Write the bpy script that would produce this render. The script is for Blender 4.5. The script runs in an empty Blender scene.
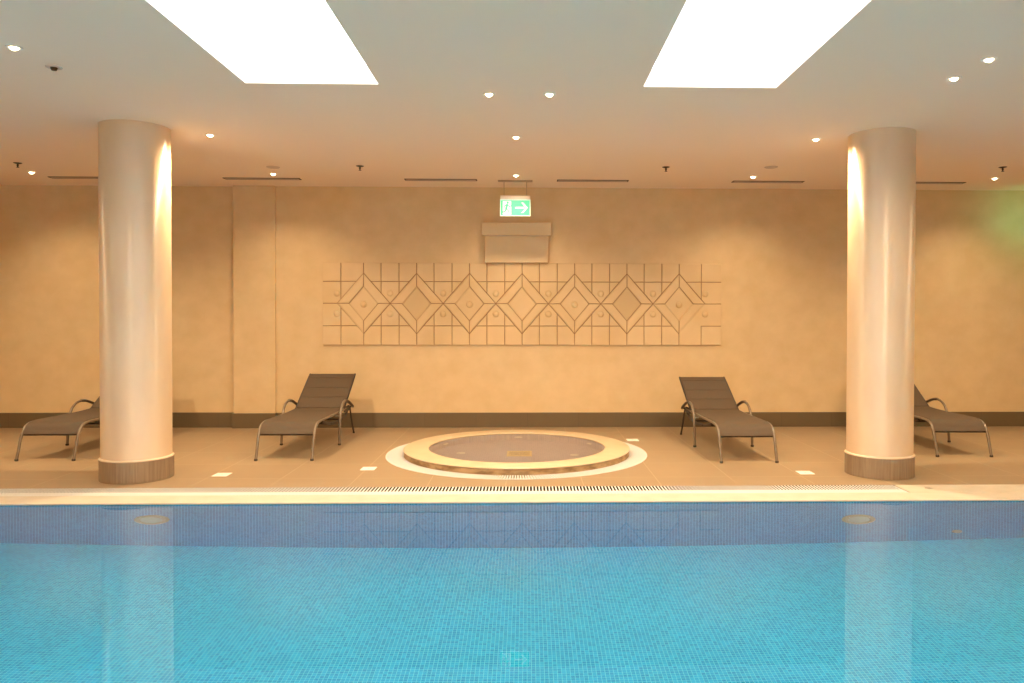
import bpy, bmesh, math
import numpy as np
from mathutils import Vector, Matrix

# Built in a survey unit, then brought to real size (metres) once at the end.
S = 1.2
H = 2.804          # ceiling height
W = 9.068          # far wall plane
CAMZ = 1.3
EDGE = 5.418       # pool edge (coping nose)
G1, G2 = 5.642, 5.895   # overflow grate, front and back
WATER = -0.015
DEPTH = -1.02
PX0, PX1, PY0 = -6.0, 6.0, 0.7     # pool extents
RX0, RX1, RY0 = -7.6, 7.4, -1.6    # room extents
PI = math.pi
C = bpy.context.scene.collection
sc = bpy.context.scene
rng = np.random.default_rng(7)

# ------------------------------------------------------------------ materials
def new_mat(name):
    m = bpy.data.materials.new(name); m.use_nodes = True
    nt = m.node_tree; b = nt.nodes['Principled BSDF']
    return m, nt, b
def N(nt, t, **k):
    n = nt.nodes.new(t)
    for a, v in k.items(): setattr(n, a, v)
    return n
def flat(name, col, rough=.5, metal=0., spec=.5):
    m, nt, b = new_mat(name)
    b.inputs['Base Color'].default_value = (*col, 1); b.inputs['Roughness'].default_value = rough
    b.inputs['Metallic'].default_value = metal; b.inputs['Specular IOR Level'].default_value = spec
    return m
def mottled(name, c1, c2, scale, rough=.5, bump=.0, detail=5., spec=.5, stretch=(1, 1, 1), lo=.3, hi=.7):
    m, nt, b = new_mat(name)
    tc = N(nt, 'ShaderNodeTexCoord'); mp = N(nt, 'ShaderNodeMapping'); mp.inputs['Scale'].default_value = stretch
    nt.links.new(tc.outputs['Object'], mp.inputs['Vector'])
    n = N(nt, 'ShaderNodeTexNoise'); n.inputs['Scale'].default_value = scale; n.inputs['Detail'].default_value = detail
    nt.links.new(mp.outputs['Vector'], n.inputs['Vector'])
    r = N(nt, 'ShaderNodeValToRGB'); r.color_ramp.elements[0].position = lo; r.color_ramp.elements[1].position = hi
    r.color_ramp.elements[0].color = (*c1, 1); r.color_ramp.elements[1].color = (*c2, 1)
    nt.links.new(n.outputs['Fac'], r.inputs['Fac']); nt.links.new(r.outputs['Color'], b.inputs['Base Color'])
    b.inputs['Roughness'].default_value = rough; b.inputs['Specular IOR Level'].default_value = spec
    if bump:
        bp = N(nt, 'ShaderNodeBump'); bp.inputs['Strength'].default_value = bump; bp.inputs['Distance'].default_value = .004
        nt.links.new(n.outputs['Fac'], bp.inputs['Height']); nt.links.new(bp.outputs['Normal'], b.inputs['Normal'])
    return m
def tiled(name, c1, c2, grout, w, h, mortar, plane='xy', rough=.3, noise=0., spec=.5, shift=(0, 0, 0), bias=0.):
    m, nt, b = new_mat(name)
    tc = N(nt, 'ShaderNodeTexCoord'); sp = N(nt, 'ShaderNodeSeparateXYZ'); cb = N(nt, 'ShaderNodeCombineXYZ')
    mp = N(nt, 'ShaderNodeMapping'); mp.inputs['Location'].default_value = shift
    nt.links.new(tc.outputs['Object'], mp.inputs['Vector']); nt.links.new(mp.outputs['Vector'], sp.inputs[0])
    nt.links.new(sp.outputs['XYZ'.index(plane[0].upper())], cb.inputs[0])
    nt.links.new(sp.outputs['XYZ'.index(plane[1].upper())], cb.inputs[1])
    br = N(nt, 'ShaderNodeTexBrick', offset=0., squash=1.)
    br.inputs['Color1'].default_value = (*c1, 1); br.inputs['Color2'].default_value = (*c2, 1); br.inputs['Mortar'].default_value = (*grout, 1)
    br.inputs['Scale'].default_value = 1; br.inputs['Mortar Size'].default_value = mortar; br.inputs['Bias'].default_value = bias
    br.inputs['Mortar Smooth'].default_value = .1
    br.inputs['Brick Width'].default_value = w; br.inputs['Row Height'].default_value = h
    nt.links.new(cb.outputs[0], br.inputs['Vector'])
    out = br.outputs['Color']
    if noise:
        n = N(nt, 'ShaderNodeTexNoise'); n.inputs['Scale'].default_value = 2.2; n.inputs['Detail'].default_value = 6
        nt.links.new(tc.outputs['Object'], n.inputs['Vector'])
        mr = N(nt, 'ShaderNodeMapRange'); mr.inputs['To Min'].default_value = 1 - noise; mr.inputs['To Max'].default_value = 1 + noise
        nt.links.new(n.outputs['Fac'], mr.inputs['Value'])
        mx = N(nt, 'ShaderNodeVectorMath', operation='SCALE'); nt.links.new(out, mx.inputs[0]); nt.links.new(mr.outputs[0], mx.inputs['Scale'])
        out = mx.outputs['Vector']
    nt.links.new(out, b.inputs['Base Color'])
    b.inputs['Roughness'].default_value = rough; b.inputs['Specular IOR Level'].default_value = spec
    return m
def glow(name, col, strength):
    m, nt, b = new_mat(name)
    b.inputs['Base Color'].default_value = (*[min(c, 1) * .8 for c in col], 1)
    b.inputs['Emission Color'].default_value = (*col, 1); b.inputs['Emission Strength'].default_value = strength
    return m

M = {}
M['plaster'] = mottled('polished_plaster', (.615, .445, .24), (.675, .50, .285), 4.2, .42, .10, 12., .35, (1, 1, 1.15))
M['column'] = mottled('column_plaster', (.69, .495, .31), (.76, .565, .37), 4.5, .26, .04, 8., .6, (1, 1, .35))
cb_ = M['column'].node_tree.nodes['Principled BSDF']; cb_.inputs['Roughness'].default_value = .46; cb_.inputs['IOR'].default_value = 1.75; cb_.inputs['Specular IOR Level'].default_value = 1.0
cb_.inputs['Anisotropic'].default_value = .95; cb_.inputs['Anisotropic Rotation'].default_value = .25   # trowelled round the shaft
tg_ = M['column'].node_tree.nodes.new('ShaderNodeTangent'); tg_.direction_type = 'RADIAL'; tg_.axis = 'Z'
M['column'].node_tree.links.new(tg_.outputs[0], cb_.inputs['Tangent'])
M['ceiling'] = flat('ceiling_paint', (.91, .75, .58), .9, 0, .1)
M['floor'] = tiled('deck_tile', (.30, .208, .12), (.318, .221, .128), (.42, .315, .20), .72, .72, .004, 'xy', .36, .07, .4, (.2, -.27, 0))
M['baseboard'] = tiled('skirting_tile', (.125, .088, .045), (.135, .095, .049), (.10, .07, .038), .72, 1.0, .003, 'xz', .4, .1)
M['coping'] = mottled('coping_stone', (.54, .46, .35), (.60, .52, .41), 6., .45, .04)
M['channel'] = flat('channel_shade', (.05, .04, .03), .8)
M['grate'] = flat('white_plastic', (.70, .68, .63), .45)
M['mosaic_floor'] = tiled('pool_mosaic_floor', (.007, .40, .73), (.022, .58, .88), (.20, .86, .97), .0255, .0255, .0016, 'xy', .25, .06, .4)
M['mosaic_wall'] = tiled('pool_mosaic_wall', (.002, .16, .28), (.008, .25, .40), (.10, .48, .68), .0255, .0255, .0016, 'xz', .25, .06, .4)  # same mosaic as the floor, wall shade put into the darker blue
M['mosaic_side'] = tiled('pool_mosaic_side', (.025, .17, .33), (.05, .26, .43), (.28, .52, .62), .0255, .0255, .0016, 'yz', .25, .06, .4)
M['band'] = mottled('column_band', (.23, .155, .093), (.31, .22, .135), 9., .5, .2, 3., .4, (5, 5, .3))
M['bead'] = flat('cream_bead', (.70, .55, .38), .4)
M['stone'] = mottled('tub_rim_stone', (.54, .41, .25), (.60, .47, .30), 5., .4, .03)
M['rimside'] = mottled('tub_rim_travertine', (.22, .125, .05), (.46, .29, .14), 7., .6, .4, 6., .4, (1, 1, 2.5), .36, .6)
M['basin'] = tiled('tub_mosaic', (.50, .45, .52), (.58, .52, .58), (.62, .56, .58), .0255, .0255, .002, 'xy', .3, .08)
M['gold'] = flat('gold_mosaic', (.85, .68, .34), .4, 0)
M['nozzle'] = flat('white_nozzle', (.85, .82, .75), .35)
M['fabric'] = tiled('woven_sling', (.092, .061, .036), (.105, .070, .042), (.075, .05, .03), .006, .004, .0008, 'xy', .75, .05, .3)
M['bronze'] = flat('taupe_frame', (.19, .145, .10), .38, .3)
M['dark'] = flat('dark_plastic', (.035, .024, .016), .5)
M['armpad'] = flat('arm_cover', (.075, .050, .032), .45)
M['sprinkler'] = flat('bronze_sprinkler', (.06, .035, .02), .5, .4)
M['trimring'] = flat('downlight_trim', (.82, .76, .68), .4)
M['lamp'] = glow('lamp_lens', (1.0, .80, .50), 22.)
M['ventframe'] = flat('vent_frame', (.62, .50, .38), .5)
M['slot'] = flat('vent_slot', (.10, .06, .03), .8)
M['disc'] = flat('ceiling_disc', (.62, .48, .37), .6)
M['pane'] = glow('frosted_skylight', (1.0, .985, .96), 4.5)
M['shaft'] = flat('skylight_reveal', (.9, .9, .88), .8)
M['box'] = mottled('painted_unit', (.63, .48, .28), (.68, .52, .31), 2., .5)
M['sign_green'] = glow('sign_green', (.06, .62, .30), .58)
M['sign_white'] = glow('sign_white', (.80, 1.0, .86), .55)
M['sign_house'] = flat('sign_housing', (.85, .76, .68), .4)
M['rod'] = flat('sign_rod', (.45, .34, .22), .5)
M['steel'] = flat('brushed_cap', (.55, .5, .42), .35, .8)
M['lightring'] = flat('pool_light_ring', (.30, .26, .17), .35)
M['lightlens'] = flat('pool_light_lens', (.36, .40, .33), .15)

mm, nt, b = new_mat('clear_water')
b.inputs['Base Color'].default_value = (.97, 1, 1, 1); b.inputs['Roughness'].default_value = 0; b.inputs['IOR'].default_value = 1.333
b.inputs['Transmission Weight'].default_value = 1
M['water'] = mm

# carved mural: grout colour sits in the joints
mm, nt, b = new_mat('mural_tile')
tc = N(nt, 'ShaderNodeTexCoord'); n = N(nt, 'ShaderNodeTexNoise'); n.inputs['Scale'].default_value = 1.6; n.inputs['Detail'].default_value = 7
nt.links.new(tc.outputs['Object'], n.inputs['Vector'])
r = N(nt, 'ShaderNodeValToRGB'); r.color_ramp.elements[0].position = .3; r.color_ramp.elements[1].position = .7
r.color_ramp.elements[0].color = (.59, .415, .215, 1); r.color_ramp.elements[1].color = (.69, .505, .285, 1)
nt.links.new(n.outputs['Fac'], r.inputs['Fac'])
at = N(nt, 'ShaderNodeAttribute', attribute_name='joint')
mx = N(nt, 'ShaderNodeMix', data_type='RGBA'); nt.links.new(at.outputs['Fac'], mx.inputs['Factor'])
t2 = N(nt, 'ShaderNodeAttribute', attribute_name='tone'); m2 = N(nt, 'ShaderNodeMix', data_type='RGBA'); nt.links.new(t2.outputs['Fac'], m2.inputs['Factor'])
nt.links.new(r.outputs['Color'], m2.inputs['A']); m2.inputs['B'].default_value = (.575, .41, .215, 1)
nt.links.new(m2.outputs['Result'], mx.inputs['A']); mx.inputs['B'].default_value = (.22, .085, .02, 1)
nt.links.new(mx.outputs['Result'], b.inputs['Base Color']); b.inputs['Roughness'].default_value = .5
M['mural'] = mm

# ------------------------------------------------------------------ mesh helpers
def box(bm, x0, x1, y0, y1, z0, z1, bevel=0., seg=2):
    vs = [bm.verts.new(p) for p in ((x0, y0, z0), (x1, y0, z0), (x1, y1, z0), (x0, y1, z0), (x0, y0, z1), (x1, y0, z1), (x1, y1, z1), (x0, y1, z1))]
    fs = [bm.faces.new([vs[i] for i in f]) for f in ((3, 2, 1, 0), (4, 5, 6, 7), (0, 1, 5, 4), (1, 2, 6, 5), (2, 3, 7, 6), (3, 0, 4, 7))]
    if bevel:
        es = list({e for f in fs for e in f.edges})
        bmesh.ops.bevel(bm, geom=es, offset=bevel, segments=seg, profile=.5, affect='EDGES')
def quad(bm, a, b_, c, d):
    bm.faces.new([bm.verts.new(p) for p in (a, b_, c, d)])
def lathe(bm, prof, n=64, cx=0, cy=0, closed=False, axis='z'):
    rings = []
    for rr, z in prof:
        if rr < 1e-6:
            p = (cx, cy, z) if axis == 'z' else (cx, z, cy)
            rings.append([bm.verts.new(p)])
        else:
            ring = []
            for k in range(n):
                t = 2 * PI * k / n; u, v = rr * math.cos(t), rr * math.sin(t)
                ring.append(bm.verts.new((cx + u, cy + v, z) if axis == 'z' else (cx + u, z, cy + v)))
            rings.append(ring)
    m = len(rings)
    for i in range(m if closed else m - 1):
        a, c = rings[i], rings[(i + 1) % m]
        for k in range(n):
            k2 = (k + 1) % n
            if len(a) == 1 and len(c) == 1: continue
            if len(a) == 1: bm.faces.new((a[0], c[k2], c[k]))
            elif len(c) == 1: bm.faces.new((a[k], a[k2], c[0]))
            else: bm.faces.new((a[k], a[k2], c[k2], c[k]))
def smooth_path(pts, sub=6):
    P = [Vector(p) for p in pts]; out = []
    for i in range(len(P) - 1):
        p0 = P[i - 1] if i else P[0] * 2 - P[1]; p1, p2 = P[i], P[i + 1]
        p3 = P[i + 2] if i + 2 < len(P) else P[-1] * 2 - P[-2]
        for k in range(sub):
            t = k / sub
            out.append(.5 * ((2 * p1) + (p2 - p0) * t + (2 * p0 - 5 * p1 + 4 * p2 - p3) * t * t + (3 * p1 - p0 - 3 * p2 + p3) * t ** 3))
    out.append(P[-1]); return out
def tube(bm, pts, r, n=10, sub=6, flat_=1.):
    path = smooth_path(pts, sub) if sub else [Vector(p) for p in pts]
    rings = []
    up = Vector((1, 0, 0))
    for i, p in enumerate(path):
        t = (path[min(i + 1, len(path) - 1)] - path[max(i - 1, 0)]).normalized()
        a = up - t * up.dot(t)
        if a.length < 1e-3: a = Vector((0, 1, 0)) - t * t.y
        a.normalize(); c = t.cross(a)
        rings.append([bm.verts.new(p + a * (r * math.cos(2 * PI * k / n) * flat_) + c * (r * math.sin(2 * PI * k / n))) for k in range(n)])
    for a, c in zip(rings, rings[1:]):
        for k in range(n): bm.faces.new((a[k], a[(k + 1) % n], c[(k + 1) % n], c[k]))
    bm.faces.new(rings[0][::-1]); bm.faces.new(rings[-1])
def obj(name, bm, mat, parent=None, smooth=False, loc=None):
    bmesh.ops.recalc_face_normals(bm, faces=bm.faces)
    me = bpy.data.meshes.new(name); bm.to_mesh(me); bm.free()
    me.materials.append(M[mat] if isinstance(mat, str) else mat)
    if smooth:
        for p in me.polygons: p.use_smooth = True
        me.set_sharp_from_angle(angle=math.radians(smooth if smooth is not True else 40))
    o = bpy.data.objects.new(name, me); C.objects.link(o)
    if parent: o.parent = parent
    if loc: o.location = loc
    return o
def thing(name, label, cat, loc=(0, 0, 0), group=None, kind=None):
    o = bpy.data.objects.new(name, None); C.objects.link(o); o.location = loc; o.empty_display_size = .1
    tag(o, label, cat, group, kind); return o
def tag(o, label, cat, group=None, kind=None):
    o['label'] = label; o['category'] = cat
    if group: o['group'] = group
    if kind: o['kind'] = kind
    return o
def struct(name, bm, mat, smooth=False):
    o = obj(name, bm, mat, None, smooth); o['kind'] = 'structure'; return o
def dup(root, loc, label, group=None):
    r_ = root.copy(); C.objects.link(r_); r_.location = loc; r_['label'] = label
    if group: r_['group'] = group
    for ch in list(root.children):
        c = ch.copy(); C.objects.link(c); c.parent = r_
        for g in ch.children:
            d = g.copy(); C.objects.link(d); d.parent = c
    return r_
B = bmesh.new

# ------------------------------------------------------------------ room shell
JX, JY = -.097, 7.376                 # whirlpool centre
JRI, JRO, JRW, JH = .836, 1.063, 1.232, .061
bm = B()
n = 96; sq = 1.45
def sqpt(t):
    c, s = math.cos(t), math.sin(t); k = sq / max(abs(c), abs(s)); return (JX + c * k, JY + s * k, 0)
for k in range(n):
    t0, t1 = 2 * PI * k / n, 2 * PI * (k + 1) / n
    quad(bm, (JX + JRW * math.cos(t0), JY + JRW * math.sin(t0), 0), sqpt(t0), sqpt(t1), (JX + JRW * math.cos(t1), JY + JRW * math.sin(t1), 0))
def slab(x0, x1, y0, y1, z=0): quad(bm, (x0, y0, z), (x1, y0, z), (x1, y1, z), (x0, y1, z))
slab(RX0, JX - sq, G2, W + .1); slab(JX + sq, RX1, G2, W + .1)
slab(JX - sq, JX + sq, G2, JY - sq); slab(JX - sq, JX + sq, JY + sq, W + .1)
slab(RX0, PX0 - .25, RY0, G2); slab(PX1 + .25, RX1, RY0, G2); slab(PX0 - .25, PX1 + .25, RY0, PY0 - .25)
bmesh.ops.remove_doubles(bm, verts=bm.verts, dist=1e-5)
struct('floor', bm, 'floor')

# ceiling with two skylight openings
SKY = [(-1.823, -.9676), (.7565, 1.6315)]; SY0, SY1, SD = .9, 5.07, .12
bm = B()
xs = [RX0, SKY[0][0], SKY[0][1], SKY[1][0], SKY[1][1], RX1]
for i in range(5):
    if i in (1, 3): slab(xs[i], xs[i + 1], RY0, SY0, H); slab(xs[i], xs[i + 1], SY1, W + .1, H)
    else: slab(xs[i], xs[i + 1], RY0, W + .1, H)
struct('ceiling', bm, 'ceiling')
for i, (a, c) in enumerate(SKY):
    w = bpy.data.objects.new('window_%d' % (i + 1), None); C.objects.link(w); w['kind'] = 'structure'
    w.location = ((a + c) / 2, (SY0 + SY1) / 2, H)
    hx, hy = (c - a) / 2, (SY1 - SY0) / 2
    bm = B()
    quad(bm, (-hx, -hy, 0), (-hx, hy, 0), (-hx, hy, SD), (-hx, -hy, SD)); quad(bm, (hx, -hy, 0), (hx, hy, 0), (hx, hy, SD), (hx, -hy, SD))
    quad(bm, (-hx, hy, 0), (hx, hy, 0), (hx, hy, SD), (-hx, hy, SD)); quad(bm, (-hx, -hy, 0), (hx, -hy, 0), (hx, -hy, SD), (-hx, -hy, SD))
    obj('window_frame', bm, 'shaft', w)
    bm = B(); box(bm, -hx, hx, -hy, hy, SD, SD + .02); obj('window_pane', bm, 'pane', w)

PL0, PL1 = -3.40, -2.92               # pilaster
bm = B(); box(bm, PL1 - .02, RX1, W, W + .2, 0, H); struct('wall_rear', bm, 'plaster')
bm = B(); box(bm, RX0, PL0 + .02, W + .035, W + .2, 0, H); struct('wall_rear_recess', bm, 'plaster')
bm = B(); box(bm, PL0, PL1, W - .035, W + .2, 0, H, .004); struct('trim_1', bm, 'plaster')
bm = B(); box(bm, RX0 - .2, RX0, RY0, W + .2, 0, H); struct('wall_left', bm, 'plaster')
bm = B(); box(bm, RX1, RX1 + .2, RY0, W + .2, 0, H); struct('wall_right', bm, 'plaster')
bm = B(); box(bm, RX0, RX1, RY0 - .2, RY0, 0, H); struct('wall_front', bm, 'plaster')
BH, BT = .172, .014
bm = B(); box(bm, PL1, RX1, W - BT, W + .01, 0, BH, .003); struct('baseboard_rear', bm, 'baseboard')
bm = B(); box(bm, RX0, PL0, W + .035 - BT, W + .05, 0, BH + .002, .003); struct('baseboard_rear_recess', bm, 'baseboard')
bm = B(); box(bm, PL0 - BT, PL1 + BT * .4, W - .035 - BT, W + .03, 0, BH + .001, .003); struct('baseboard_pilaster', bm, 'baseboard')
bm = B(); box(bm, RX0, RX0 + BT, G2, W + .02, 0, BH, .003); struct('baseboard_left', bm, 'baseboard')
bm = B(); box(bm, RX1 - BT, RX1, G2, W, 0, BH, .003); struct('baseboard_right', bm, 'baseboard')

# ------------------------------------------------------------------ pool
bm = B(); quad(bm, (PX0, PY0, DEPTH), (PX1, PY0, DEPTH), (PX1, EDGE, DEPTH), (PX0, EDGE, DEPTH)); struct('pool_floor', bm, 'mosaic_floor')
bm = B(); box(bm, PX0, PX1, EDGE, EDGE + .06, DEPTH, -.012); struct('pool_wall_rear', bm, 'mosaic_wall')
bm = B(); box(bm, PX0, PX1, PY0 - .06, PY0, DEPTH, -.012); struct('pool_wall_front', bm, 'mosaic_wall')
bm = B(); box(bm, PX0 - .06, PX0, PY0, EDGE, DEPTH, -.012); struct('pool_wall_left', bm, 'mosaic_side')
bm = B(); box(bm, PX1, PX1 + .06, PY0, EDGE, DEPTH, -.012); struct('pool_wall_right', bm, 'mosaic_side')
bm = B(); quad(bm, (PX0, PY0, WATER), (PX1, PY0, WATER), (PX1, EDGE, WATER), (PX0, EDGE, WATER))
pw = obj('pool_water', bm, 'water'); tag(pw, 'still clear blue water filling the swimming pool up to the stone coping', 'water', None, 'stuff')
GE = 2.84                              # grate ends, plain stone goes on
bm = B()
box(bm, PX0 - .25, PX1 + .25, EDGE - .006, G1, -.012, .001, .004)
box(bm, GE, PX1 + .25, G1 + .0005, G2, -.012, .001, .002)
struct('trim_2', bm, 'coping')
bm = B()
box(bm, PX0 - .25, PX0 + .006, PY0 - .25, EDGE - .007, -.012, .001, .004)
box(bm, PX1 - .006, PX1 + .25, PY0 - .25, EDGE - .007, -.012, .001, .004)
box(bm, PX0 + .007, PX1 - .007, PY0 - .25, PY0 + .006, -.012, .001, .004)
struct('trim_3', bm, 'coping')
bm = B(); box(bm, PX0 - .25, GE, G1 - .02, G2 + .02, -.12, -.10); box(bm, PX0 - .25, GE, G2, G2 + .02, -.10, -.0005); box(bm, PX0 - .25, GE, G1 - .02, G1 - .0005, -.10, -.023)
struct('trim_4', bm, 'channel')
g = thing('overflow_grate', 'long white slatted overflow grate running along the far pool edge', 'grate', (0, (G1 + G2) / 2, 0))
bm = B(); pitch = .0252; hy = (G2 - G1) / 2 - .003
k = 0; x = PX0 - .24
while x < GE - .02:
    box(bm, x, x + .0105, -hy, hy, -.002, .001); x += pitch
obj('slats', bm, 'grate', g)
bm = B()
for yy in (-hy * .9, -hy * .3, hy * .22): box(bm, PX0 - .24, GE - .01, yy, yy + .010, -.024, -.0055)
obj('carrier_bar', bm, 'channel', g)  # white bars coloured dark to stand for shade in the gaps
bm = B(); box(bm, PX0 - .24, GE - .01, -hy, -hy * .1, -.0052, -.0028); obj('support_ledge', bm, 'grate', g)  # white strip added under the slats to lighten the front gaps
bm = B(); lathe(bm, [(0, .004), (.026, .004), (.03, 0.001)], 32); capo = obj('coping_cap', bm, 'steel', None, True, (3.04, 5.765, .001))
tag(capo, 'small round metal cap let into the stone coping past the grate end', 'cap')

def pool_light(x, z, label):
    t = thing('pool_light', label, 'pool light', (x, EDGE, z), 'pool wall lights')
    bm = B(); lathe(bm, [(.075, -.012), (.082, -.02), (.105, -.022), (.118, -.012), (.12, 0)], 48, axis='y'); obj('bezel', bm, 'lightring', t, True)
    bm = B(); lathe(bm, [(0, -.024), (.04, -.021), (.078, -.012)], 48, axis='y'); obj('lens', bm, 'lightlens', t, True)
    for a in range(4):
        an = PI / 4 + a * PI / 2
        bm = B(); lathe(bm, [(0, -.026), (.006, -.024), (.006, -.018)], 10, .1 * math.cos(an), .1 * math.sin(an), axis='y'); obj('screw', bm, 'steel', t)
    return t
pool_light(-2.603, -.41, 'round pale pool light under water below the left column')
pool_light(2.352, -.485, 'round pale pool light under water below the right column')
t = thing('pool_inlet', 'small white inlet nozzle low on the pool wall beyond the pool light', 'inlet', (3.063, EDGE, -.83))
bm = B(); lathe(bm, [(.018, -.014), (.03, -.014), (.036, -.006), (.038, 0)], 32, axis='y'); obj('flange', bm, 'lightlens', t, True)
bm = B(); lathe(bm, [(0, -.006), (.018, -.006), (.018, -.014)], 24, axis='y'); obj('eyeball', bm, 'lightlens', t, True)

# ------------------------------------------------------------------ columns
def column(x, y, label):
    t = thing('column', label, 'column', (x, y, 0), 'round columns by the pool', 'thing')
    R = .257
    bm = B(); lathe(bm, [(R, .175), (R, H)], 128); obj('shaft', bm, 'column', t, True)
    bm = B(); lathe(bm, [(R - .01, .002), (R + .012, .002), (R + .012, .165), (R - .01, .165)], 128, closed=True); obj('base_band', bm, 'band', t, True)
    bm = B(); lathe(bm, [(R - .01, .166), (R + .012, .166), (R + .014, .170), (R + .012, .176), (R + .004, .180), (R - .01, .180)], 128, closed=True); obj('bead', bm, 'bead', t, True)
column(-3.136, 6.286, 'round plastered column standing between the pilaster and the pool')
column(2.919, 6.331, 'round plastered column near the stone end of the overflow grate')

# ------------------------------------------------------------------ whirlpool
bm = B()
for k in range(330):                   # radial slats in the floor around the rim
    t = 2 * PI * (k + .5) / 330
    c, s = math.cos(t), math.sin(t); w0, w1 = .0050, .0058
    p = []
    for z in (-.010, .002):
        for rr, w in ((JRO + .002, w0), (JRW - .004, w1)):
            p += [(rr * c + w * s, rr * s - w * c, z), (rr * c - w * s, rr * s + w * c, z)]
    v = [bm.verts.new(q) for q in p]
    for f in ((0, 1, 3, 2), (4, 5, 7, 6), (0, 1, 5, 4), (2, 3, 7, 6), (0, 2, 6, 4), (1, 3, 7, 5)): bm.faces.new([v[i] for i in f])
ring = thing('ring_grate', 'flat white ring of radial slats set in the floor around the whirlpool', 'grate', (JX, JY, 0))
obj('slats', bm, 'grate', ring)
bm = B(); lathe(bm, [(JRW - .010, -.010), (JRW - .001, -.010), (JRW - .001, .003), (JRW - .010, .003)], 128, closed=True); obj('outer_band', bm, 'grate', ring)
bm = B(); lathe(bm, [(JRO + .06, -.018), (JRO + .066, -.018), (JRO + .066, -.0105), (JRO + .06, -.0105)], 128, closed=True); obj('carrier_ring', bm, 'grate', ring)
bm = B(); lathe(bm, [(JRW, 0), (JRW, -.10), (JRO - .05, -.10)], 96); struct('trim_5', bm, 'channel')

tub = thing('whirlpool', 'round raised whirlpool tub with cream stone rim on the deck below the mural', 'hot tub', (JX, JY, 0))
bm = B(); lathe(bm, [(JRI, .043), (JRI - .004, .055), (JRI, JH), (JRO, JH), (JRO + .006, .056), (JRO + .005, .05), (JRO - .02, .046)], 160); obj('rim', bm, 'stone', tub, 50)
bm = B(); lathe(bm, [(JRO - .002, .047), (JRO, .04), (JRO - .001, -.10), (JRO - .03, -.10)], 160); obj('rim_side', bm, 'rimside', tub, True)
WZ = .046
FZ = -.30
bm = B(); lathe(bm, [(JRI, .05), (JRI, FZ + .03), (JRI - .01, FZ + .01), (JRI - .03, FZ), (0, FZ)], 128); obj('basin', bm, 'basin', tub, 30)
bm = B(); lathe(bm, [(0, WZ), (JRI, WZ)], 128); tw = obj('water', bm, 'water', tub); tw['label'] = 'still water surface in the whirlpool'
bm = B(); box(bm, -.12, .12, -.14, .14, FZ, FZ + .010, .003); dr = obj('drain', bm, 'gold', tub, loc=(.02, .055, 0)); dr['label'] = 'square golden drain grille'
for k in range(5):
    bm = B(); box(bm, -.10, .10, -.088 + k * .04, -.076 + k * .04, FZ + .0095, FZ + .0108); obj('slot', bm, 'rimside', dr)
for (jx, jy) in ((-.545, .10), (.545, -.02)):
    bm = B(); lathe(bm, [(0, .014), (.016, .012), (.02, .006), (.040, .006), (.044, 0)], 24)
    j = obj('jet_nozzle', bm, 'nozzle', tub, True, (jx, jy, FZ)); j['label'] = 'white jet nozzle'
for an in (30, 90, 150, 210, 270, 330):
    bm = B(); lathe(bm, [(0, -.014), (.016, -.012), (.02, -.006), (.040, -.006), (.044, 0.004)], 24, axis='y')
    t_ = math.radians(an); j = obj('jet_nozzle', bm, 'nozzle', tub, True, (JRI * math.cos(t_), JRI * math.sin(t_), -.13)); j.rotation_euler = (0, 0, t_ - PI / 2); j['label'] = 'white jet nozzle'

# ------------------------------------------------------------------ floor drains
def drain(x, y, label):
    t = thing('floor_drain', label, 'drain cover', (x, y, 0), 'square drain covers in the deck')
    bm = B(); box(bm, -.060, .060, -.066, .066, -.004, .003, .0015); obj('cover', bm, 'nozzle', t)
    bm = B(); lathe(bm, [(0, .0034), (.006, .0034), (.007, .003)], 12); obj('screw', bm, 'steel', t)
    return t
drain(-2.498, 6.38, 'small white square drain cover nearest the left column')
drain(-1.352, 6.61, 'small white square drain cover between the whirlpool and the lounger by the pilaster')
drain(1.106, 8.10, 'small white square drain cover behind the whirlpool near the skirting')
drain(2.316, 6.375, 'small white square drain cover nearest the right column')

# ------------------------------------------------------------------ mural (carved relief panel)
MX0, MX1, MZ0, MZ1 = -2.379, 2.280, .964, 1.920
step = .003
nx, nz = int((MX1 - MX0) / step) + 1, int((MZ1 - MZ0) / step) + 1
gx, gz = np.meshgrid(np.linspace(MX0, MX1, nx), np.linspace(MZ0, MZ1, nz))
cm = 1.447; a_, h_ = .3075, .352; ia, ih = .168, .200
centres = [-1.9045 + .6138 * k for k in range(7)]
cross = [c - a_ for c in centres] + [centres[-1] + a_]
zt, zb = 1.7025, 1.187
seg = []
# joints drawn fainter, paler and shallower than the rest
FAINT = {(0, 'i', 1, 1): .25, (0, 'o', -1, -1): .35, (0, 'o', -1, 1): .5, (0, 'i', -1, -1): .4, (1, 'i', -1, 1): .15, (1, 'i', 1, -1): .35,
        (2, 'i', -1, 1): .2, (3, 'i', 1, 1): .15, (6, 'i', -1, -1): .35, (6, 'o', -1, -1): .7}
for i, c in enumerate(centres):
    for sx in (-1, 1):
        for sz in (-1, 1):
            if i == 6 and sx == 1 and sz == -1: continue       # the last lozenge is left open
            seg.append((c, cm + sz * h_, c + sx * a_, cm, FAINT.get((i, 'o', sx, sz), 1.)))
            seg.append((c, cm + sz * ih, c + sx * ia, cm, FAINT.get((i, 'i', sx, sz), 1.)))
        seg.append((c + sx * ia, cm, c + sx * a_, cm, 1.))
    seg.append((c, cm + h_, c, MZ1, 1.)); seg.append((c, cm - h_, c, MZ0, 1.))
    seg.append((c, cm + ih, c, cm + h_, 1.)); seg.append((c, cm - ih, c, cm - h_, 1.))
off = .104
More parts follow.
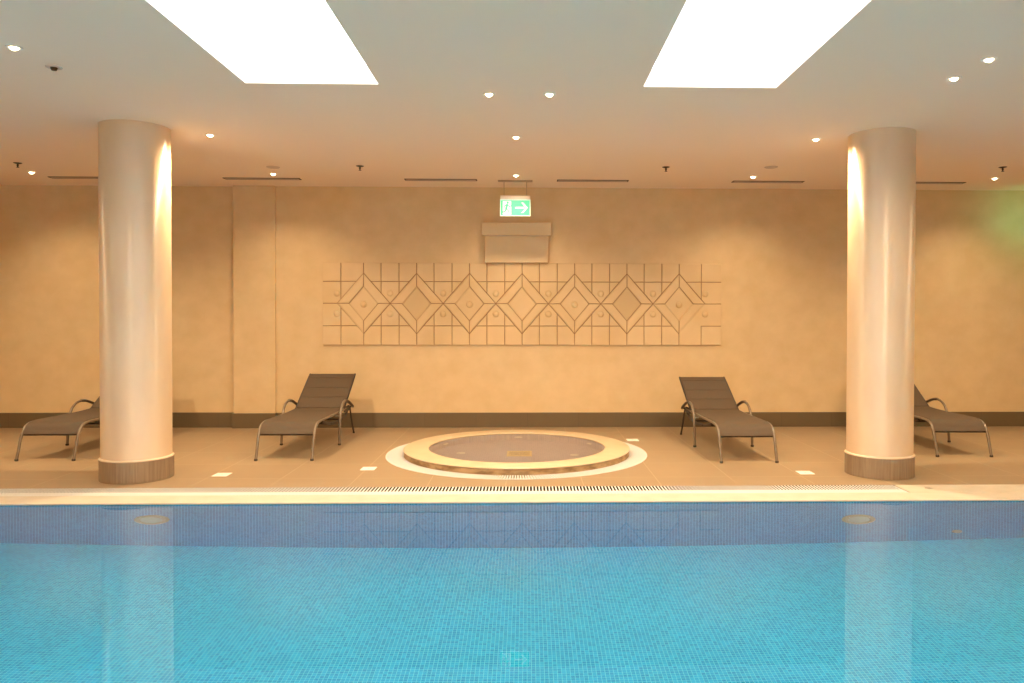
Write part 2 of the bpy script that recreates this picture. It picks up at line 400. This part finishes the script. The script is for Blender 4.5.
for i, c in enumerate(cross):
    for sx in (-1, 1):
        if (i == 0 and sx == -1) or (i == 7 and sx == 1): continue
        d = off * h_ / a_ if 0 < i < 7 else .045 * h_ / a_
        xx = c + sx * (off if 0 < i < 7 else .045)
        seg.append((xx, cm + d, xx, MZ1, 1.)); seg.append((xx, cm - d if not (i == 7) else zb, xx, MZ0, 1.))
ex = (zt - cm) ; hw = a_ * (1 - ex / h_); ex2 = (cm - zb); hw2 = a_ * (1 - ex2 / h_)
for z, q in ((zt, hw), (zb, hw2)):
    e = [MX0] + sum([[c - q, c + q] for c in centres], []) + [MX1]
    for k in range(0, len(e), 2):
        x0_, x1_ = e[k], e[k + 1]
        if z == zb and k == len(e) - 2: x0_ = cross[7] - .045
        seg.append((x0_, z, x1_, z, 1.))
seg.append((MX0, cm, cross[0], cm, 1.)); seg.append((cross[7], cm, MX1, cm, 1.))
D = np.full(gx.shape, 9.); WT = np.ones(gx.shape)
for (x0, z0, x1, z1, wt) in seg:
    dx, dz = x1 - x0, z1 - z0; L2 = dx * dx + dz * dz
    t = np.clip(((gx - x0) * dx + (gz - z0) * dz) / L2, 0, 1)
    dd = np.hypot(gx - x0 - t * dx, gz - z0 - t * dz); WT = np.where(dd < D, wt, WT); D = np.minimum(D, dd)
hgt = np.full(gx.shape, .022)
for i, c in enumerate(centres):        # lozenge fields lie a little deeper on every other motif
    loz = 1 - np.abs(gx - c) / ia - np.abs(gz - cm) / ih
    hgt -= (.006 if i % 2 else .002) * np.clip(loz * 12, 0, 1)
    frm = 1 - np.abs(gx - c) / a_ - np.abs(gz - cm) / h_
    hgt += .006 * np.clip(frm * 10, 0, 1) * (1 - np.clip(loz * 12, 0, 1))
domes = [(c, cm + s * .118) for c in cross for s in (-1, 1)] + [(centres[k], cm - .01) for k in (0, 2, 4, 6)]
for (x, z) in domes:
    q = np.hypot(gx - x, gz - z) / .036
    hgt += .013 * np.sqrt(np.clip(1 - q * q, 0, 1))
shade_tint = np.zeros(gx.shape)                 # shade over two lozenges, put into the tile colour
for k in (1, 5): shade_tint = np.maximum(shade_tint, np.clip((1 - np.abs(gx - centres[k]) / ia - np.abs(gz - cm) / ih) * 40, 0, 1))
gr = np.clip(1.2 - D / .0042, 0, 1) * WT
hgt -= .012 * gr
edge = np.minimum(np.minimum(gx - MX0, MX1 - gx), np.minimum(gz - MZ0, MZ1 - gz))
hgt = np.where(edge < step * .5, .0005, hgt)
co = np.stack([gx, W - hgt, gz], -1).reshape(-1, 3)
idx = np.arange(nx * nz).reshape(nz, nx)
fc = np.stack([idx[:-1, :-1], idx[:-1, 1:], idx[1:, 1:], idx[1:, :-1]], -1).reshape(-1, 4)
me = bpy.data.meshes.new('art_relief')
me.vertices.add(len(co)); me.vertices.foreach_set('co', co.ravel().astype(np.float32))
me.loops.add(fc.size); me.loops.foreach_set('vertex_index', fc.ravel().astype(np.int32))
me.polygons.add(len(fc)); me.polygons.foreach_set('loop_start', np.arange(0, fc.size, 4, dtype=np.int32))
at = me.attributes.new('joint', 'FLOAT', 'POINT'); at.data.foreach_set('value', gr.ravel().astype(np.float32))
at = me.attributes.new('tone', 'FLOAT', 'POINT'); at.data.foreach_set('value', shade_tint.ravel().astype(np.float32))
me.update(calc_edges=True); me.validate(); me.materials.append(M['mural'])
mo = bpy.data.objects.new('art_relief', me); C.objects.link(mo)
tag(mo, 'long sand coloured relief mural of carved lozenge tiles on the far wall', 'mural')

# wall unit above the mural
wu = thing('wall_unit', 'plain box shaped wall unit painted like the wall, between exit sign and mural', 'wall unit', (-.130, W, 1.912))
bm = B(); box(bm, -.368, .368, -.060, 0, .012, .318, .004); obj('body', bm, 'box', wu)
bm = B(); box(bm, -.403, .403, -.075, 0, .328, .478, .004); obj('hood', bm, 'box', wu)
bm = B(); box(bm, -.36, .36, -.05, 0, .317, .329); obj('seam', bm, 'ventframe', wu)

# ------------------------------------------------------------------ ceiling fixtures
def downlight(x, y, label):
    t = thing('downlight', label, 'ceiling light', (x, y, H), 'lit ceiling downlights')
    bm = B(); lathe(bm, [(.024, .0), (.024, -.004), (.030, -.007), (.041, -.005), (.044, 0)], 40); obj('trim_ring', bm, 'trimring', t, True)
    bm = B(); lathe(bm, [(0, -.019), (.009, -.0175), (.016, -.014), (.021, -.009), (.0238, -.003)], 32); obj('lens', bm, 'lamp', t, True)
    return t
DL = [(-5.20, 8.27, 'small lit ceiling downlight above the sun lounger cut off by the left column'),
      (-2.688, 8.27, 'small lit ceiling downlight above the pilaster'),
      (-.124, 8.27, 'small lit ceiling downlight directly above the green exit sign'),
      (2.418, 8.27, 'small lit ceiling downlight beside the air slot above the whirlpool-side sun lounger'),
      (5.052, 8.27, 'small lit ceiling downlight above the sun lounger behind the right column'),
      (-2.638, 6.52, 'lit ceiling downlight close to the top of the left column'),
      (-.098, 6.517, 'lone lit ceiling downlight above the whirlpool, between the exit sign and the close-set pair'),
      (2.438, 6.51, 'lit ceiling downlight close to the top of the right column'),
      (-.262, 5.265, 'left one of the close-set pair of lit downlights between the skylights'),
      (.147, 5.255, 'right one of the close-set pair of lit downlights between the skylights'),
      (-2.877, 4.432, 'lit ceiling downlight outside the left skylight near the dark ceiling disc'),
      (2.681, 4.824, 'farther one of the two lit downlights outside the right skylight'),
      (2.687, 4.464, 'nearer one of the two lit downlights outside the right skylight')]
lamp_spots = []
first = None
for x, y, lb in DL:
    if first is None: first = downlight(x, y, lb)
    else: dup(first, (x, y, H), lb)
    lamp_spots.append((x, y))
lamp_spots += [(-5.25, 6.52), (5.05, 6.52)]

def sprinkler(x, y, label):
    t = thing('hanging_sprinkler', label, 'sprinkler', (x, y, H), 'ceiling sprinklers')
    bm = B(); lathe(bm, [(0, -.010), (.018, -.010), (.036, -.004), (.038, 0)], 28); obj('escutcheon', bm, 'sprinkler', t, True)
    bm = B(); lathe(bm, [(.008, -.008), (.008, -.022), (.012, -.026), (.006, -.032), (.006, -.040), (0, -.040)], 16); obj('stem', bm, 'sprinkler', t, True)
    bm = B(); lathe(bm, [(0, -.046), (.014, -.045), (.014, -.042), (0, -.040)], 20); obj('deflector', bm, 'sprinkler', t)
    return t
sp = sprinkler(-5.025, 7.78, 'dark ceiling sprinkler beside the downlight beyond the left column')
dup(sp, (-1.68, 7.82, H), 'dark ceiling sprinkler between the pilaster and the exit sign')
dup(sp, (1.39, 7.77, H), 'dark ceiling sprinkler between the exit sign and the right column')
dup(sp, (4.761, 7.66, H), 'dark ceiling sprinkler beyond the right column near the green glow')

def cdisc(x, y, label, r_=.066):
    t = thing('ceiling_disc', label, 'ceiling speaker', (x, y, H), 'flat round ceiling discs')
    bm = B(); lathe(bm, [(r_ * .8, -.004), (r_ * .9, -.007), (r_, -.003), (r_, 0)], 36); obj('rim', bm, 'disc', t, True)
    bm = B(); lathe(bm, [(0, -.006), (r_ * .8, -.004)], 36); obj('face', bm, 'disc', t)
    return t
cd = cdisc(-2.571, 7.905, 'faint flat ceiling disc just in front of the downlight above the pilaster')
dup(cd, (2.443, 7.735, H), 'faint flat ceiling disc just in front of the air slot near the right column')
t = thing('smoke_detector', 'unlit fixture with dark rim on the ceiling between the left column and its outer downlight', 'detector', (-2.866, 4.779, H))
bm = B(); lathe(bm, [(.02, -.003), (.026, -.006), (.036, -.008), (.044, -.005), (.046, 0)], 36); obj('ring', bm, 'disc', t, True)
bm = B(); lathe(bm, [(0, -.022), (.014, -.021), (.018, -.014), (.021, -.003)], 24); obj('sensor', bm, 'sprinkler', t, True)

def vent(x0, x1, y, label):
    t = thing('air_slot', label, 'air vent', ((x0 + x1) / 2, y, H), 'slim ceiling air slots'); hl = (x1 - x0) / 2
    bm = B(); w = .046
    box(bm, -hl, hl, -w, -w + .012, -.006, 0); box(bm, -hl, hl, w - .012, w, -.006, 0)
    box(bm, -hl, -hl + .012, -w, w, -.006, 0); box(bm, hl - .012, hl, -w, w, -.006, 0)
    obj('frame', bm, 'slot', t)
    bm = B(); box(bm, -hl + .01, hl - .01, -w + .01, w - .01, -.0015, 0); obj('slot', bm, 'slot', t)
    for yy in (-.022, 0, .022):
        bm = B(); box(bm, -hl + .01, hl - .01, yy - .004, yy + .004, -.0055, -.0012); obj('blade', bm, 'disc', t)
    return t
VY = 8.57
vent(-5.19, -4.35, VY, 'slim dark ceiling air slot partly hidden behind the left column')
vent(-3.318, -2.49, VY, 'slim dark ceiling air slot above the pilaster')
vent(-1.35, -.559, VY, 'slim dark ceiling air slot on the pilaster side of the exit sign')
vent(.324, 1.115, VY, 'slim dark ceiling air slot just past the tip of the exit sign arrow')
vent(2.276, 3.068, VY, 'slim dark ceiling air slot beside the right column, nearer the exit sign')
vent(4.09, 4.887, VY, 'slim dark ceiling air slot beyond the right column')

# exit sign
def exit_sign(x, y, label):
    t = thing('exit_sign', label, 'exit sign', (x, y, H), 'green exit signs')
    bm = B(); box(bm, -.19, .19, -.03, .03, -.014, 0, .003); obj('ceiling_plate', bm, 'rod', t)
    for sx in (-.125, .125):
        bm = B(); tube(bm, [(sx, 0, -.012), (sx, 0, -.17)], .004, 10, 0); obj('rod', bm, 'rod', t)
    z1 = -.168
    bm = B(); box(bm, -.166, .166, -.028, .028, z1 - .042, z1, .006); obj('housing', bm, 'sign_house', t)
    bm = B(); box(bm, -.168, .168, -.010, .010, z1 - .225, z1 - .042, .002); obj('panel', bm, 'sign_white', t)
    pf = -.0112
    bm = B(); box(bm, -.161, .161, pf, -.0095, z1 - .217, z1 - .052); obj('green_field', bm, 'sign_green', t)
    yb = pf - .0006
    def poly(bm, pts, d=.0008):
        v = [bm.verts.new((px, yb, z1 - .217 + pz)) for px, pz in pts]; w = [bm.verts.new((px, yb + d, z1 - .217 + pz)) for px, pz in pts]
        bm.faces.new(v); bm.faces.new(w[::-1]); m = len(v)
        for k in range(m): bm.faces.new((v[k], v[(k + 1) % m], w[(k + 1) % m], w[k]))
    bm = B(); poly(bm, [(-.138, .008), (-.045, .008), (-.045, .156), (-.138, .156)]); obj('door_symbol', bm, 'sign_white', t)
    bm = B()
    yb = pf - .0014
    def limb(pts, w):
        for (ax, az), (bx, bz) in zip(pts, pts[1:]):
            d = Vector((bx - ax, bz - az)); nrm = Vector((-d.y, d.x)).normalized() * w / 2; d = d.normalized() * w * .3
            poly(bm, [(ax - d.x + nrm.x, az - d.y + nrm.y), (ax - d.x - nrm.x, az - d.y - nrm.y), (bx + d.x - nrm.x, bz + d.y - nrm.y), (bx + d.x + nrm.x, bz + d.y + nrm.y)])
    poly(bm, [(-.083 + .013 * math.cos(k * PI / 8), .138 + .013 * math.sin(k * PI / 8)) for k in range(16)])
    limb([(-.090, .116), (-.100, .072)], .024)
    limb([(-.086, .114), (-.064, .094), (-.046, .104)], .010); limb([(-.096, .114), (-.118, .104), (-.124, .082)], .010)
    limb([(-.098, .068), (-.076, .050), (-.082, .018)], .013); limb([(-.102, .068), (-.114, .038), (-.140, .034)], .013)
    obj('running_figure', bm, 'sign_green', t)
    bm = B(); yb = pf - .0006
    poly(bm, [(.000, .074), (.098, .074), (.098, .092), (.000, .092)])
    yb = pf - .0012
    poly(bm, [(.138, .083), (.088, .140), (.066, .140), (.114, .083), (.066, .026), (.088, .026)])
    obj('arrow', bm, 'sign_white', t)
    return t
es = exit_sign(-.137, 8.6, 'hanging green exit sign with running figure and arrow above the wall unit')
dup(es, (6.12, 8.76, H), 'second green exit sign lighting the far end of the rear wall')

# ------------------------------------------------------------------ sun loungers
def lounger(loc, label):
    t = thing('sun_lounger', label, 'sun lounger', loc, 'brown sun loungers along the wall')
    hw = .250; r_ = .0125
    prof = [(0, .004), (.03, .09), (.062, .185), (.095, .248), (.145, .296), (.24, .318), (.45, .318), (.75, .314), (1.05, .314), (1.35, .318), (1.49, .318)]
    for sx in (-1, 1):
        bm = B(); tube(bm, [(sx * hw, y, z) for y, z in prof], r_, 12, 6); f = obj('side_frame', bm, 'bronze', t, True)
        bm = B(); lathe(bm, [(0, 0), (.015, 0), (.0155, .014), (.013, .018), (0, .018)], 16, sx * hw, 0.002); c = obj('foot_cap', bm, 'dark', f, True); c['label'] = 'dark foot cap'
    # seat sling follows the rails, with a little sag
    def sling(name, path, wid, sag, thick=.005, mat='fabric', over=0):
        bm = B(); nW = 12; top = []; bot = []
        pp = smooth_path([(0, y, z) for y, z in path], 6)
        for i, p in enumerate(pp):
            tng = (pp[min(i + 1, len(pp) - 1)] - pp[max(i - 1, 0)]).normalized(); nrm = Vector((0, -tng.z, tng.y))
            e = min(1., i / 6., (len(pp) - 1 - i) / 6.)
            rowt, rowb = [], []
            for k in range(nW + 1):
                u = -1 + 2 * k / nW; q = p - nrm * sag * (1 - u * u) * e
                rowt.append(bm.verts.new((u * wid, q.y + nrm.y * thick, q.z + nrm.z * thick))); rowb.append(bm.verts.new((u * wid, q.y - nrm.y * thick, q.z - nrm.z * thick)))
            top.append(rowt); bot.append(rowb)
        for a, c, s in ((top, None, 0), (bot, None, 1)):
            for i in range(len(pp) - 1):
                for k in range(nW):
                    f = (a[i][k], a[i][k + 1], a[i + 1][k + 1], a[i + 1][k]); bm.faces.new(f if not s else f[::-1])
        m = len(pp) - 1
        for k in range(nW):
            bm.faces.new((top[0][k], top[0][k + 1], bot[0][k + 1], bot[0][k])); bm.faces.new((top[m][k], top[m][k + 1], bot[m][k + 1], bot[m][k]))
        for i in range(m):
            for k in (0, nW): bm.faces.new((top[i][k], top[i + 1][k], bot[i + 1][k], bot[i][k]))
        return obj(name, bm, mat, t, 35)
    sling('seat_sling', [(.078, .228), (.100, .262), (.15, .306), (.24, .328), (.45, .328), (.75, .322), (1.0, .322), (1.205, .328)], hw - .006, .010)
    bt = (1.74, .648); bb = (1.215, .332)
    mid = [(bb[0] + (bt[0] - bb[0]) * k / 4, bb[1] + (bt[1] - bb[1]) * k / 4) for k in range(5)]
    back = sling('backrest', mid, hw - .006, .004)
    bm = B()
    d = Vector((0, bt[0] - bb[0], bt[1] - bb[1])).normalized(); nn = Vector((0, -d.z, d.y))
    for k in (.30, .58, .88):
        p = Vector((0, bb[0], bb[1])) + Vector((0, bt[0] - bb[0], bt[1] - bb[1])) * k + nn * .0055
        tube(bm, [(-hw + .02, p.y, p.z), (hw - .02, p.y, p.z)], .0016, 6, 0)
    st = obj('seam', bm, 'fabric', back)
    bm = B(); o_ = nn * -.010
    tube(bm, [(-hw, 1.19, .318), (-hw, bb[0] + .06, bb[1] + .03), (-hw, bt[0] - .03, bt[1] - .026), (-hw + .012, bt[0], bt[1] - .008), (-hw + .06, bt[0] + .006, bt[1] - .006), (0, bt[0] + .006, bt[1] - .006), (hw - .06, bt[0] + .006, bt[1] - .006),
              (hw - .012, bt[0], bt[1] - .008), (hw, bt[0] - .03, bt[1] - .026), (hw, bb[0] + .06, bb[1] + .03), (hw, 1.19, .318)], .0105, 10, 5)
    obj('back_frame', bm, 'dark', t, True)
    ax = hw + .040
    for sx in (-1, 1):
        AP = [(sx * ax, .85, .004), (sx * ax, .865, .16), (sx * ax, .89, .28), (sx * ax, .935, .358), (sx * ax, 1.01, .405), (sx * ax, 1.10, .42), (sx * ax, 1.20, .407), (sx * ax, 1.33, .366), (sx * ax, 1.455, .316)]
        bm = B(); tube(bm, AP, .0125, 12, 6)
        arm = obj('armrest', bm, 'bronze', t, True)
        bm = B(); tube(bm, [(p[0], p[1], p[2] + .002) for p in smooth_path(AP[5:], 5)][:-1], .0140, 12, 0, 1.15)
        pd = obj('arm_pad', bm, 'armpad', arm, True); pd['label'] = 'dark armrest cover'
        bm = B(); tube(bm, [(sx * (hw - .005), .875, .292), (sx * ax, .893, .285)], .009, 10, 0); obj('arm_stud', bm, 'bronze', arm, True)
        bm = B(); tube(bm, [(sx * (hw - .005), 1.44, .318), (sx * ax, 1.45, .318)], .009, 10, 0); obj('arm_stud', bm, 'dark', arm, True)
        bm = B(); lathe(bm, [(0, 0), (.016, 0), (.0165, .014), (.013, .018), (0, .018)], 16, sx * ax, .85); c = obj('foot_cap', bm, 'dark', arm, True); c['label'] = 'dark foot cap'
        bm = B(); tube(bm, [(sx * hw, 1.475, .318), (sx * hw, 1.55, .19), (sx * (hw + .004), 1.655, .01)], .0095, 10, 4); lg = obj('leg', bm, 'dark', t, True); lg['label'] = 'thin dark rear leg'
        bm = B(); lathe(bm, [(0, 0), (.011, 0), (.012, .012), (.0085, .016), (0, .016)], 14, sx * (hw + .004), 1.657); obj('foot_cap', bm, 'dark', lg, True)
        bm = B(); tube(bm, [(sx * (hw - .014), y, z) for y, z in ((.40, .300), (.52, .268), (.70, .238), (1.0, .216), (1.28, .228), (1.42, .270), (1.485, .312))], .015, 10, 5, .7); obj('lower_rail', bm, 'dark', t, True)
        bm = B(); box(bm, sx * (hw + .004) - .008, sx * (hw + .004) + .008, 1.22, 1.46, .282, .318, .003)
        for k in range(4): box(bm, sx * (hw + .004) - .008, sx * (hw + .004) + .008, 1.24 + k * .05, 1.256 + k * .05, .318, .340, .002)
        obj('recline_bracket', bm, 'dark', t)
    for y, z in ((.10, .222), (.72, .236), (1.16, .219), (1.46, .296)):
        bm = B(); tube(bm, [(-hw, y, z), (hw, y, z)], .0095, 10, 0); obj('cross_bar', bm, 'dark', t, True)
    bm = B()                            # prop that holds the backrest up
    tube(bm, [(-.17, 1.50, .488), (-.17, 1.23, .300), (.17, 1.23, .300), (.17, 1.50, .488)], .007, 8, 0); obj('back_prop', bm, 'dark', t, True)
    return t
lg = lounger((-2.185, 6.985, 0), 'brown mesh sun lounger standing in front of the pilaster edge beside the whirlpool')
rl = dup(lg, (1.972, 6.81, 0), 'brown mesh sun lounger between the whirlpool and the right column')
rl.rotation_euler = (0, 0, math.radians(.9))
for ch in rl.children:                  # this one leans back a notch further
    if ch.name.split('.')[0] in ('backrest', 'back_frame', 'back_prop'):
        q = Matrix.Rotation(math.radians(-2.6), 3, 'X'); hg = Vector((0, 1.205, .325))
        ch.rotation_euler = (math.radians(-2.6), 0, 0); ch.location = hg - q @ hg
ll = dup(lg, (-4.312, 7.012, 0), 'brown mesh sun lounger with its backrest hidden behind the left column')
rr = dup(lg, (4.060, 7.067, 0), 'brown mesh sun lounger with its backrest partly hidden behind the right column')

ll.rotation_euler = (0, 0, math.radians(.6)); rr.rotation_euler = (0, 0, math.radians(-1.9))

# ------------------------------------------------------------------ lights
WARM = (1.0, .74, .455)
def spot(x, y, z, power, size=140, blend=1., col=WARM, rad=.03):
    l = bpy.data.lights.new('downlight_lamp', 'SPOT'); l.energy = power; l.color = col; l.spot_size = math.radians(size); l.spot_blend = blend
    l.shadow_soft_size = rad
    o = bpy.data.objects.new('downlight_lamp', l); C.objects.link(o); o.location = (x, y, z); return o
POW = 190.
for (x, y) in lamp_spots:
    spot(x, y, H - .05, POW * (.52 if y > 8 else 1.95 if y > 6 else .6), 140 if y > 8 else 160)
for x in (-5.2, -2.7, -.1, 2.5, 5.05):    # unseen fill row added behind the camera to warm ceiling and columns
    spot(x, -.35, H - .05, POW * 4.6, 165)
# unseen fill lamps added along the near pool wall to brighten the pool
for x in (-4.4, -2.2, 0, 2.2, 4.4):
    l = bpy.data.lights.new('pool_lamp', 'AREA'); l.shape = 'RECTANGLE'; l.size = 1.0; l.size_y = .3; l.energy = 365.; l.color = (.85, .95, 1.)
    o = bpy.data.objects.new('pool_lamp', l); C.objects.link(o); o.location = (x, PY0 + .03, -.45); o.rotation_euler = (PI / 2, 0, PI)
# green spill of the second exit sign on the wall beside it
l = bpy.data.lights.new('exit_sign_lamp', 'AREA'); l.shape = 'RECTANGLE'; l.size = .40; l.size_y = .2; l.energy = 2.6; l.color = (.22, 1., .42)
o = bpy.data.objects.new('exit_sign_lamp', l); C.objects.link(o); o.location = (6.0, 8.55, 2.47); o.rotation_euler = (PI / 2, 0, 0)

# ------------------------------------------------------------------ camera
cd_ = bpy.data.cameras.new('camera'); cam = bpy.data.objects.new('camera', cd_); C.objects.link(cam); sc.camera = cam
F, PITCH, ROLL, YAW, SX, SYH = 773.69, .0147, .0016, -.0257, 35.39, -13.75
cy, sy, cp, sp_ = math.cos(YAW), math.sin(YAW), math.cos(PITCH), math.sin(PITCH)
fw = Vector((-sy * cp, cy * cp, -sp_)); rt = Vector((cy, sy, 0)); up = rt.cross(fw)
r2 = rt * math.cos(ROLL) + up * math.sin(ROLL); u2 = up * math.cos(ROLL) - rt * math.sin(ROLL)
cam.matrix_world = Matrix(((r2.x, u2.x, -fw.x, 0), (r2.y, u2.y, -fw.y, 0), (r2.z, u2.z, -fw.z, CAMZ), (0, 0, 0, 1)))
cd_.sensor_width = 36; cd_.sensor_fit = 'HORIZONTAL'; cd_.lens = 36 * F / 1024
cd_.shift_x = -SX / 1024; cd_.shift_y = SYH / 1024
cd_.clip_start = .05; cd_.clip_end = 100

# ------------------------------------------------------------------ bring everything to real size
done = set()
for o in bpy.data.objects:
    o.location = o.location * S
    if o.type == 'MESH' and o.data.name not in done:
        done.add(o.data.name); o.data.transform(Matrix.Scale(S, 4))

# ------------------------------------------------------------------ world and view
w = bpy.data.worlds.new('World'); sc.world = w; w.use_nodes = True
w.node_tree.nodes['Background'].inputs[0].default_value = (.9, .95, 1, 1); w.node_tree.nodes['Background'].inputs[1].default_value = .3
sc.view_settings.view_transform = 'Standard'; sc.view_settings.look = 'None'; sc.view_settings.gamma = 1; sc.view_settings.exposure = -.05
sc.view_settings.use_curve_mapping = False
cy_ = sc.cycles
cy_.use_denoising = True; cy_.max_bounces = 12; cy_.diffuse_bounces = 6; cy_.glossy_bounces = 5; cy_.transmission_bounces = 8
cy_.caustics_refractive = True; cy_.caustics_reflective = True; cy_.sample_clamp_indirect = 6.
